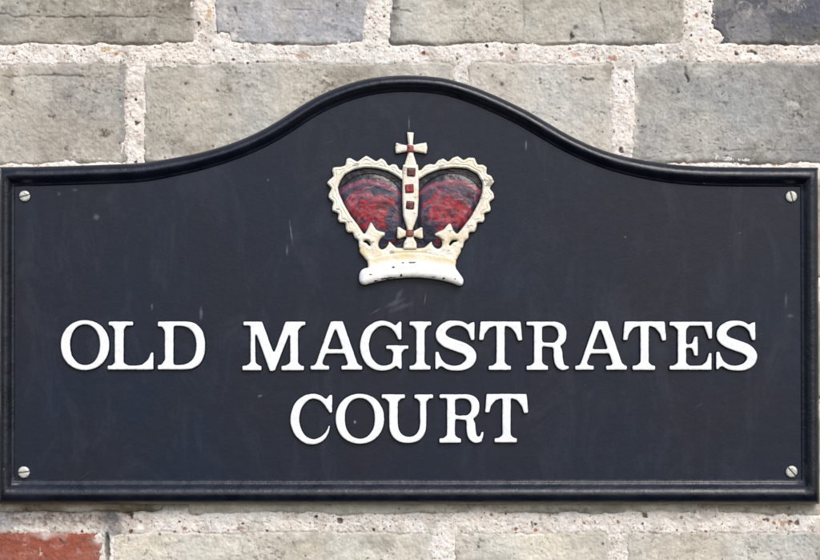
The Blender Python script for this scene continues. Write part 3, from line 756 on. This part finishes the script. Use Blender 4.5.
for s, l in [(O_(), 'O'), (L_, 'L'), (D_, 'D'), (M_, 'M'), (A_(), 'A'), (G_, 'G'), (I_, 'I'), (S_(), 'S'), (T_(), 'T'), (R_(), 'R'), (A_(264.7), 'A'), (T_(144.0), 'T'), (E_, 'E'), (S_(280.8), 'S'),
             (C_(), 'C'), (O_(274.8, 73.6), 'O'), (U_, 'U'), (R_(-87.0, 72.7, True), 'R'), (T_(6.0, 72.4), 'T')]:
    letter(s, l)

# ---- the crown -------------------------------------------------------
CW = srgb(240, 236, 224); CREAM = srgb(222, 200, 150); CHIP = srgb(48, 44, 46)
def crown_c(cream=0.15, chips=0.5, seed=5):
    def f(x, y, d, h):
        t = np.ones((len(x), 3)) * CW
        w = (sstep(0.0, 0.9, fbm(x, y, 12, 3, seed)) * cream + (0.35 * sstep(1.2, 0.2, d) + 0.55 * np.exp(-((d - 3.4) / 0.7) ** 2) * sstep(-0.3, 0.4, fbm(x, y, 10, 2, seed + 6))) * (cream > 0))[:, None]
        w = np.clip(w + 0.45 * (sstep(215, 250, y) * sstep(-0.4, 0.6, fbm(x, y, 9, 3, seed + 4)))[:, None], 0, 1)
        t = t * (1 - w) + w * CREAM
        c = (sstep(0.72, 0.85, fbm(x, y, 6, 3, seed + 9, sx=1.6, sy=0.7)) * chips)[:, None]
        t = t * (1 - c) + c * CHIP
        e = sstep(0.3, 0.0, d + 0.2 * fbm(x, y, 4, 3, 73))[:, None] * 0.7
        return t * (1 - e) + e * srgb(80, 76, 76)
    return f
def dome(base, top, r, rough=0.2, seed=80):
    def f(d, x, y):
        q = np.clip(d / r, 0, 1)
        return base + (top - base) * np.sqrt(np.clip(1 - (1 - q) ** 2, 0, 1)) + rough * fbm(x, y, 4, 3, seed)
    return f

# left and right hooped arches with beaded edges, joined over the base: one casting
LO = [(403, 170), (399.5, 170), (396.5, 164.6), (392, 164), (388.5, 166.3), (385.2, 160.6), (381, 157.9), (376.3, 161.6), (372.5, 159.2), (366, 155.4), (360.4, 159.6), (357.2, 161.8), (350, 157.8), (346.4, 158.6), (345.2, 165.6),
      (340.6, 166.8), (333, 167.4), (331.6, 170.4), (333.4, 176.4), (328.6, 180.4), (326.4, 183.4), (331.4, 188.6), (328.2, 195), (328.4, 198.6), (333.4, 202.4), (331.6, 208.6), (332.6, 211.8), (338.4, 213.6), (337.6, 219.6), (339.4, 223), (345.4, 223),
      (345.4, 229.4), (347.6, 233), (353, 232.8), (354, 238), (358.4, 240.6), (358.6, 248), (363.4, 250.6), (367, 256), (369, 262), (375, 264),
      (385, 250), (376, 243), (365, 236), (357.9, 225), (350.7, 216.1), (343.6, 203.6), (339.4, 194), (338, 188), (340, 182), (344.6, 175), (353.8, 170), (365, 167.9), (376.3, 168.7), (387.5, 171.4), (395.5, 175.6), (403, 181)]
RO = [(417, 170), (420.5, 170.5), (425, 165.4), (430, 163.8), (434.4, 164.8), (438, 160.2), (443, 158.2), (448.2, 162), (452, 158), (457.6, 156), (463.6, 160.4), (468, 157.6), (474.6, 157.8), (477.4, 164.8), (483, 164.6), (487, 167.6), (486.4, 174.2),
      (491, 175.6), (494.6, 182), (489.6, 188.6), (493.8, 193.4), (494.4, 198.6), (489, 202.6), (491, 208.6), (490, 212), (484.2, 213.6), (484.8, 220), (482.6, 223), (477, 222.6), (476.4, 229.4), (474, 232.6), (468.8, 232.4), (468.6, 238.6), (464.4, 241.4), (463, 248), (458.6, 250.6),
      (456, 256), (452.6, 262), (446, 264), (436, 250), (444, 243), (455, 236.6), (463.2, 226.8), (471.3, 216), (478.4, 203), (481.8, 193), (482.4, 184), (477.4, 174.4), (466.4, 168.8), (452, 168), (438.6, 170), (427, 174.6), (417, 181)]
FL = [(359, 252), (363.6, 236), (367, 229.8), (370, 222.4), (371.6, 221), (373.6, 225.4), (376.4, 229.8), (381, 231.6), (385.4, 232.2), (385, 235.6), (390.2, 242), (396, 247.6), (409.6, 248.4), (424, 247.8), (430.6, 242), (434.8, 236.4), (434.4, 233.6), (438.6, 231.4),
      (443.6, 229.4), (446.4, 225.6), (449.6, 222), (451.6, 224.6), (453.4, 230.4), (457, 234.4), (460.6, 238), (461, 252), (455.4, 262), (430, 256), (409.6, 254), (389, 256), (367.6, 262)]
def crown_h(d, x, y):
    q = np.clip(d / 3.0, 0, 1)
    h = HP + 3.6 + 3.4 * np.sqrt(np.clip(1 - (1 - q) ** 2, 0, 1))
    # shallow groove that parts the beading from the inner fillet
    h = h - 0.7 * np.exp(-((d - 3.4) / 0.6) ** 2) * sstep(232, 222, y)
    return h + 0.25 * fbm(x, y, 4, 3, 81)
crown_shapes = [('+', poly(*LO)), ('+', poly(*RO)), ('+', poly(*FL)),
                ('-', ell(383.6, 242.8, 4.6, 7.0, 2.0, 25)), ('-', ell(437.0, 242.6, 4.8, 6.4, 2.0, -20)),
                ('-', ('stroke', catmull([(363.4, 241.6, 1.6), (367, 242, 2.4), (370.2, 246, 1.6)], 10))), ('-', ('stroke', catmull([(457.4, 240.8, 1.6), (452.4, 241.6, 2.4), (449.4, 245.6, 1.6)], 10)))]
crown = relief("crown", crown_shapes, crown_h, HP - 0.5, [M_CROWN, M_BORDER], sign, res=2.6, soft=0.95, cfun=crown_c(0.22, 0.5, 5), zref=HP + 4)
crown["label"] = "raised white royal crown with red velvet panels"

# red lining, brushed on over the dark ground
RED = srgb(158, 26, 38); NAVY = srgb(50, 55, 74); PINK = srgb(160, 100, 112); BLK = srgb(26, 26, 34)
def red_c(cx, seed):
    sg = 1 if cx > 410 else -1
    def f(x, y, d, h):
        # brush strokes follow the round of the cushion
        px, py = cx - sg * 6, 226.0
        wx = x + 3 * fbm(x, y, 9, 3, seed); wy = y + 3 * fbm(x, y, 9, 3, seed + 1)
        r = np.hypot((wx - px), (wy - py)); th = np.arctan2(wy - py, wx - px) * 28
        a = fbm(th, r, 8, 4, seed + 2, sx=2.2, sy=0.75, gain=.6)
        b = fbm(th + 40, r, 5, 4, seed + 4, sx=3.0, sy=0.7, gain=.6)
        t = np.ones((len(x), 3)) * NAVY
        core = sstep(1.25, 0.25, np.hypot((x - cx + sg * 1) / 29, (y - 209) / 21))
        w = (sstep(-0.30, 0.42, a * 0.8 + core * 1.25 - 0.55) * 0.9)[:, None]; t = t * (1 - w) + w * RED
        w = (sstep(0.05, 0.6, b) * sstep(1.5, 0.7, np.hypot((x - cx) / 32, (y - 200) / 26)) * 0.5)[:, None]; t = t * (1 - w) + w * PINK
        w = (sstep(0.2, 0.65, -b + 0.1 * (1 - core)) * 0.8)[:, None]; t = t * (1 - w) + w * NAVY
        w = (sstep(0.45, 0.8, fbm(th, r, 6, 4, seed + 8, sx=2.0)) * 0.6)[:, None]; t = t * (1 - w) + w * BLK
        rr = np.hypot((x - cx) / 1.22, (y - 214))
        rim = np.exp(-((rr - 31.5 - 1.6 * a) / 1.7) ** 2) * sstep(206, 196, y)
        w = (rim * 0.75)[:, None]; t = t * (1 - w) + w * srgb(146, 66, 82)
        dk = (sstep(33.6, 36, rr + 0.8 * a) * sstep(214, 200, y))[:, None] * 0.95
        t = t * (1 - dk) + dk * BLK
        return t
    return f
def red_h(cx):
    def f(d, x, y):
        r = np.hypot((x - cx) / 38, (y - 213) / 40)
        return HP + 0.4 + 5.2 * np.sqrt(np.clip(1 - np.clip(r, 0, 1) ** 2, 0, 1)) * sstep(0, 7, d) + 0.45 * fbm(x, y, 8, 4, 90, sx=1.3)
    return f
PL = smooth_poly((403, 184), (396, 176), (384, 170), (365, 166), (350, 170), (340, 180), (337, 192), (346, 212), (360, 232), (372, 244), (390, 246), (404, 248), (404, 215))
PR = smooth_poly((417, 184), (425, 176), (438, 170), (455, 167), (472, 170), (482, 181), (483, 194), (474, 214), (460, 232), (448, 244), (430, 246), (416, 248), (416, 215))
for P, cx, sd in ((PL, 370, 301), (PR, 451, 322)):
    o = relief("velvet_lining", [('+', P)], red_h(cx), HP - 0.5, [M_RED], crown, res=2.2, soft=0.5, cfun=red_c(cx, sd), zref=HP + 1.5)

# central band with jewels
band = relief("central_band", [('+', poly((402.8, 164.5), (418.0, 164.5), (419, 172), (418.8, 200), (417.8, 216), (413.4, 228), (412.6, 232), (407.4, 232), (406.6, 228), (402.8, 216), (402, 200), (402, 172)))],
              dome(HP + 4, HP + 8.0, 2.6, 0.15, 84), HP - 0.5, [M_CROWN, M_BORDER], crown, res=2.6, soft=0.5, cfun=crown_c(0.25, 0.4, 25), zref=HP + 6)
JEW = srgb(112, 42, 42)
def jewel_c(base):
    def f(x, y, d, h):
        t = np.ones((len(x), 3)) * base
        w = sstep(0.1, 0.8, fbm(x, y, 4, 3, 33))[:, None] * 0.7; t = t * (1 - w) + w * srgb(58, 40, 46)
        w = sstep(0.2, 0.9, fbm(x, y, 3, 3, 37))[:, None] * 0.45; return t * (1 - w) + w * srgb(160, 110, 108)
    return f
for (jx, jy, w, ro, bc) in ((411.2, 172.2, 4.5, 3, (84, 44, 46)), (409.4, 188.6, 4.6, -4, (140, 44, 48)), (410.2, 205.2, 4.3, 6, (96, 44, 46))):
    a = math.radians(ro)
    q = [(jx + w * (u * math.cos(a) - v * math.sin(a)), jy + w * (u * math.sin(a) + v * math.cos(a))) for u, v in ((-1, -1), (1, -1), (1, 1), (-1, 1))]
    relief("jewel", [('+', poly(*q))], dome(HP + 7.4, HP + 9.6, 2.6, 0.25, int(jx)), HP + 5, [M_RED], band, res=3, soft=0.7, cfun=jewel_c(srgb(*bc)), zref=HP + 9)

# crosses
cross = relief("cross", [('+', poly((406.6, 132), (414, 132.4), (412.9, 145), (419, 143.6), (426.6, 142.2), (427.6, 148), (426.4, 154.2), (419, 152.6), (412.9, 151.6), (416.6, 164), (416.4, 167.5), (404.6, 167.5), (404.4, 164), (408.4, 151.4),
                                 (403, 152.6), (395.6, 154), (394.9, 148), (395.8, 142.4), (403, 144.6), (408.2, 145.4)))],
               dome(HP + 3.2, HP + 6.4, 2.8, 0.2, 88), HP - 0.5, [M_CROWN, M_BORDER], crown, res=3, soft=0.6, cfun=crown_c(0.12, 0.4, 45), zref=HP + 5)
relief("jewel", [('+', rect(406.8, 145.0, 414.0, 152.4))], dome(HP + 5.6, HP + 7.8, 2.2, 0.2, 5), HP + 3.5, [M_RED], cross, res=3, soft=0.9, cfun=jewel_c(srgb(148, 74, 70)), zref=HP + 7)
cross2 = relief("cross", [('+', poly((397, 227.2), (399.4, 226.8), (406.4, 231.2), (413.6, 231.2), (420.6, 227.2), (422.6, 227.6), (423.2, 238.4), (420.6, 239.4), (413.6, 236.4), (413.8, 238.4), (416.6, 242.8), (417, 249.5), (403, 249.5), (403.4, 242.8), (406.4, 238.4),
                                  (406.2, 236.2), (399.4, 239.2), (396.8, 238.2)))],
                dome(HP + 6.2, HP + 9.2, 2.4, 0.2, 98), HP - 0.5, [M_CROWN, M_BORDER], crown, res=3, soft=0.6, cfun=crown_c(0.3, 0.3, 65), zref=HP + 7)
relief("jewel", [('+', ell(409.8, 233.7, 4.4, 3.8, 2.6))], dome(HP + 8.2, HP + 10.6, 2.4, 0.3, 15), HP + 6, [M_RED], cross2, res=3, soft=0.6, cfun=jewel_c(srgb(128, 66, 58)), zref=HP + 9)

# the two bands of the base
def cream_c(x, y, d, h):
    t = np.ones((len(x), 3)) * CW
    yc = 258 - 6.0 * (1 - ((x - 411) / 44) ** 2)
    w = (sstep(5.5, 1.0, np.abs(y - yc - 3.5)) * (0.55 + 0.35 * fbm(x, y, 14, 3, 55)))[:, None]
    w = np.clip(w, 0, 1); t = t * (1 - w) + w * srgb(226, 204, 148)
    e = sstep(0.5, 0.0, d)[:, None] * 0.4
    return t * (1 - e) + e * srgb(170, 150, 120)
relief("circlet", [('+', smooth_poly((368.2, 258.4), (380, 254.6), (395, 252.2), (410, 251.6), (426, 252.2), (441, 254.8), (455, 258.8), (455.6, 266), (454.4, 271), (430, 268), (410, 266.6), (390, 268), (369.6, 271.4), (368, 266)))],
       lambda d, x, y: HP + 4.2 + 3.2 * np.sqrt(np.clip(1 - (1 - np.clip(d / 3, 0, 1)) ** 2, 0, 1)) + 0.15 * fbm(x, y, 5, 3, 57), HP - 0.5, [M_CROWN, M_BORDER], crown, res=2.6, soft=0.6, cfun=cream_c, zref=HP + 6)
CHIPSB = [(393.6, 267.2, 1.7, 1.0), (401.4, 275.2, 1.3, 1.6), (413, 262.6, 5, .6), (403, 262.8, 1.4, .7), (371, 274.6, 2.4, .6), (384, 278.6, 5, .6), (391.6, 277.6, 3, .6), (433.6, 277, 3, .5), (443.6, 278.4, 1.2, .9), (376, 281, 2, .6), (455, 279, .8, .8)]
def base_c(x, y, d, h):
    t = np.ones((len(x), 3)) * srgb(246, 245, 242)
    w = sstep(0.2, 0.9, fbm(x, y, 14, 3, 59))[:, None] * 0.15; t = t * (1 - w) + w * CREAM
    for (ox, oy, rx, ry) in CHIPSB:
        e = np.hypot((x - ox) / rx, (y - oy) / ry) + 0.5 * fbm(x, y, 2.5, 3, int(ox))
        a = sstep(1.25, 0.8, e)[:, None]; t = t * (1 - a) + a * CHIP
    e = sstep(0.35, 0.0, d + 0.2 * fbm(x, y, 4, 3, 73))[:, None] * 0.7
    return t * (1 - e) + e * srgb(90, 84, 80)
relief("base_band", [('+', smooth_poly((363.6, 268.6), (369.4, 267.2), (380, 264.2), (395, 262), (410, 261.2), (426, 262), (441, 264.2), (454, 267.2), (458.6, 272), (463.4, 279.4), (462.6, 284.8), (459, 286), (453.4, 283.8),
                                       (440, 280.4), (426, 278.4), (411.4, 277.7), (397, 278.6), (386.4, 279.9), (371, 283.6), (364, 285.2), (359.8, 282.6), (358.8, 277.6), (360, 272)))],
       lambda d, x, y: HP + 5 + 5.2 * np.sqrt(np.clip(1 - (1 - np.clip(d / 6, 0, 1)) ** 2, 0, 1)) + 0.15 * fbm(x, y, 5, 3, 67), HP - 0.5, [M_CROWN, M_BORDER], crown, res=2.8, soft=0.5, cfun=base_c, zref=HP + 7)

# ---- screws ----------------------------------------------------------
def screw(cx, cy, r, ang, lab):
    a = math.radians(ang); ca, sa = math.cos(a), math.sin(a)
    def hf(d, x, y):
        u = np.abs(-(x - cx) * sa + (y - cy) * ca)
        return HP + 1.0 + 1.5 * np.sqrt(np.clip(1 - (1 - np.clip(d / (r * .4), 0, 1)) ** 2, 0, 1)) - 1.1 * sstep(0.9, 0.5, u) + 0.1 * fbm(x, y, 2.5, 3, int(cx))
    def cf(x, y, d, h):
        t = np.ones((len(x), 3)) * srgb(206, 207, 200)
        w = sstep(0.0, 0.9, fbm(x, y, 4, 3, int(cx + cy)))[:, None] * 0.4; t = t * (1 - w) + w * srgb(150, 146, 128)
        u = np.abs(-(x - cx) * sa + (y - cy) * ca); w = sstep(0.9, 0.4, u)[:, None] * 0.75
        return t * (1 - w) + w * srgb(70, 66, 58)
    o = relief("screw", [('+', ell(cx, cy, r, r))], hf, HP - 0.5, [M_SCREW, M_BORDER], sign, res=4, soft=0.3, cfun=cf, zref=HP + 1)  # dark border paint on the flared side stands in for the head's shadow ring
    o["label"] = lab
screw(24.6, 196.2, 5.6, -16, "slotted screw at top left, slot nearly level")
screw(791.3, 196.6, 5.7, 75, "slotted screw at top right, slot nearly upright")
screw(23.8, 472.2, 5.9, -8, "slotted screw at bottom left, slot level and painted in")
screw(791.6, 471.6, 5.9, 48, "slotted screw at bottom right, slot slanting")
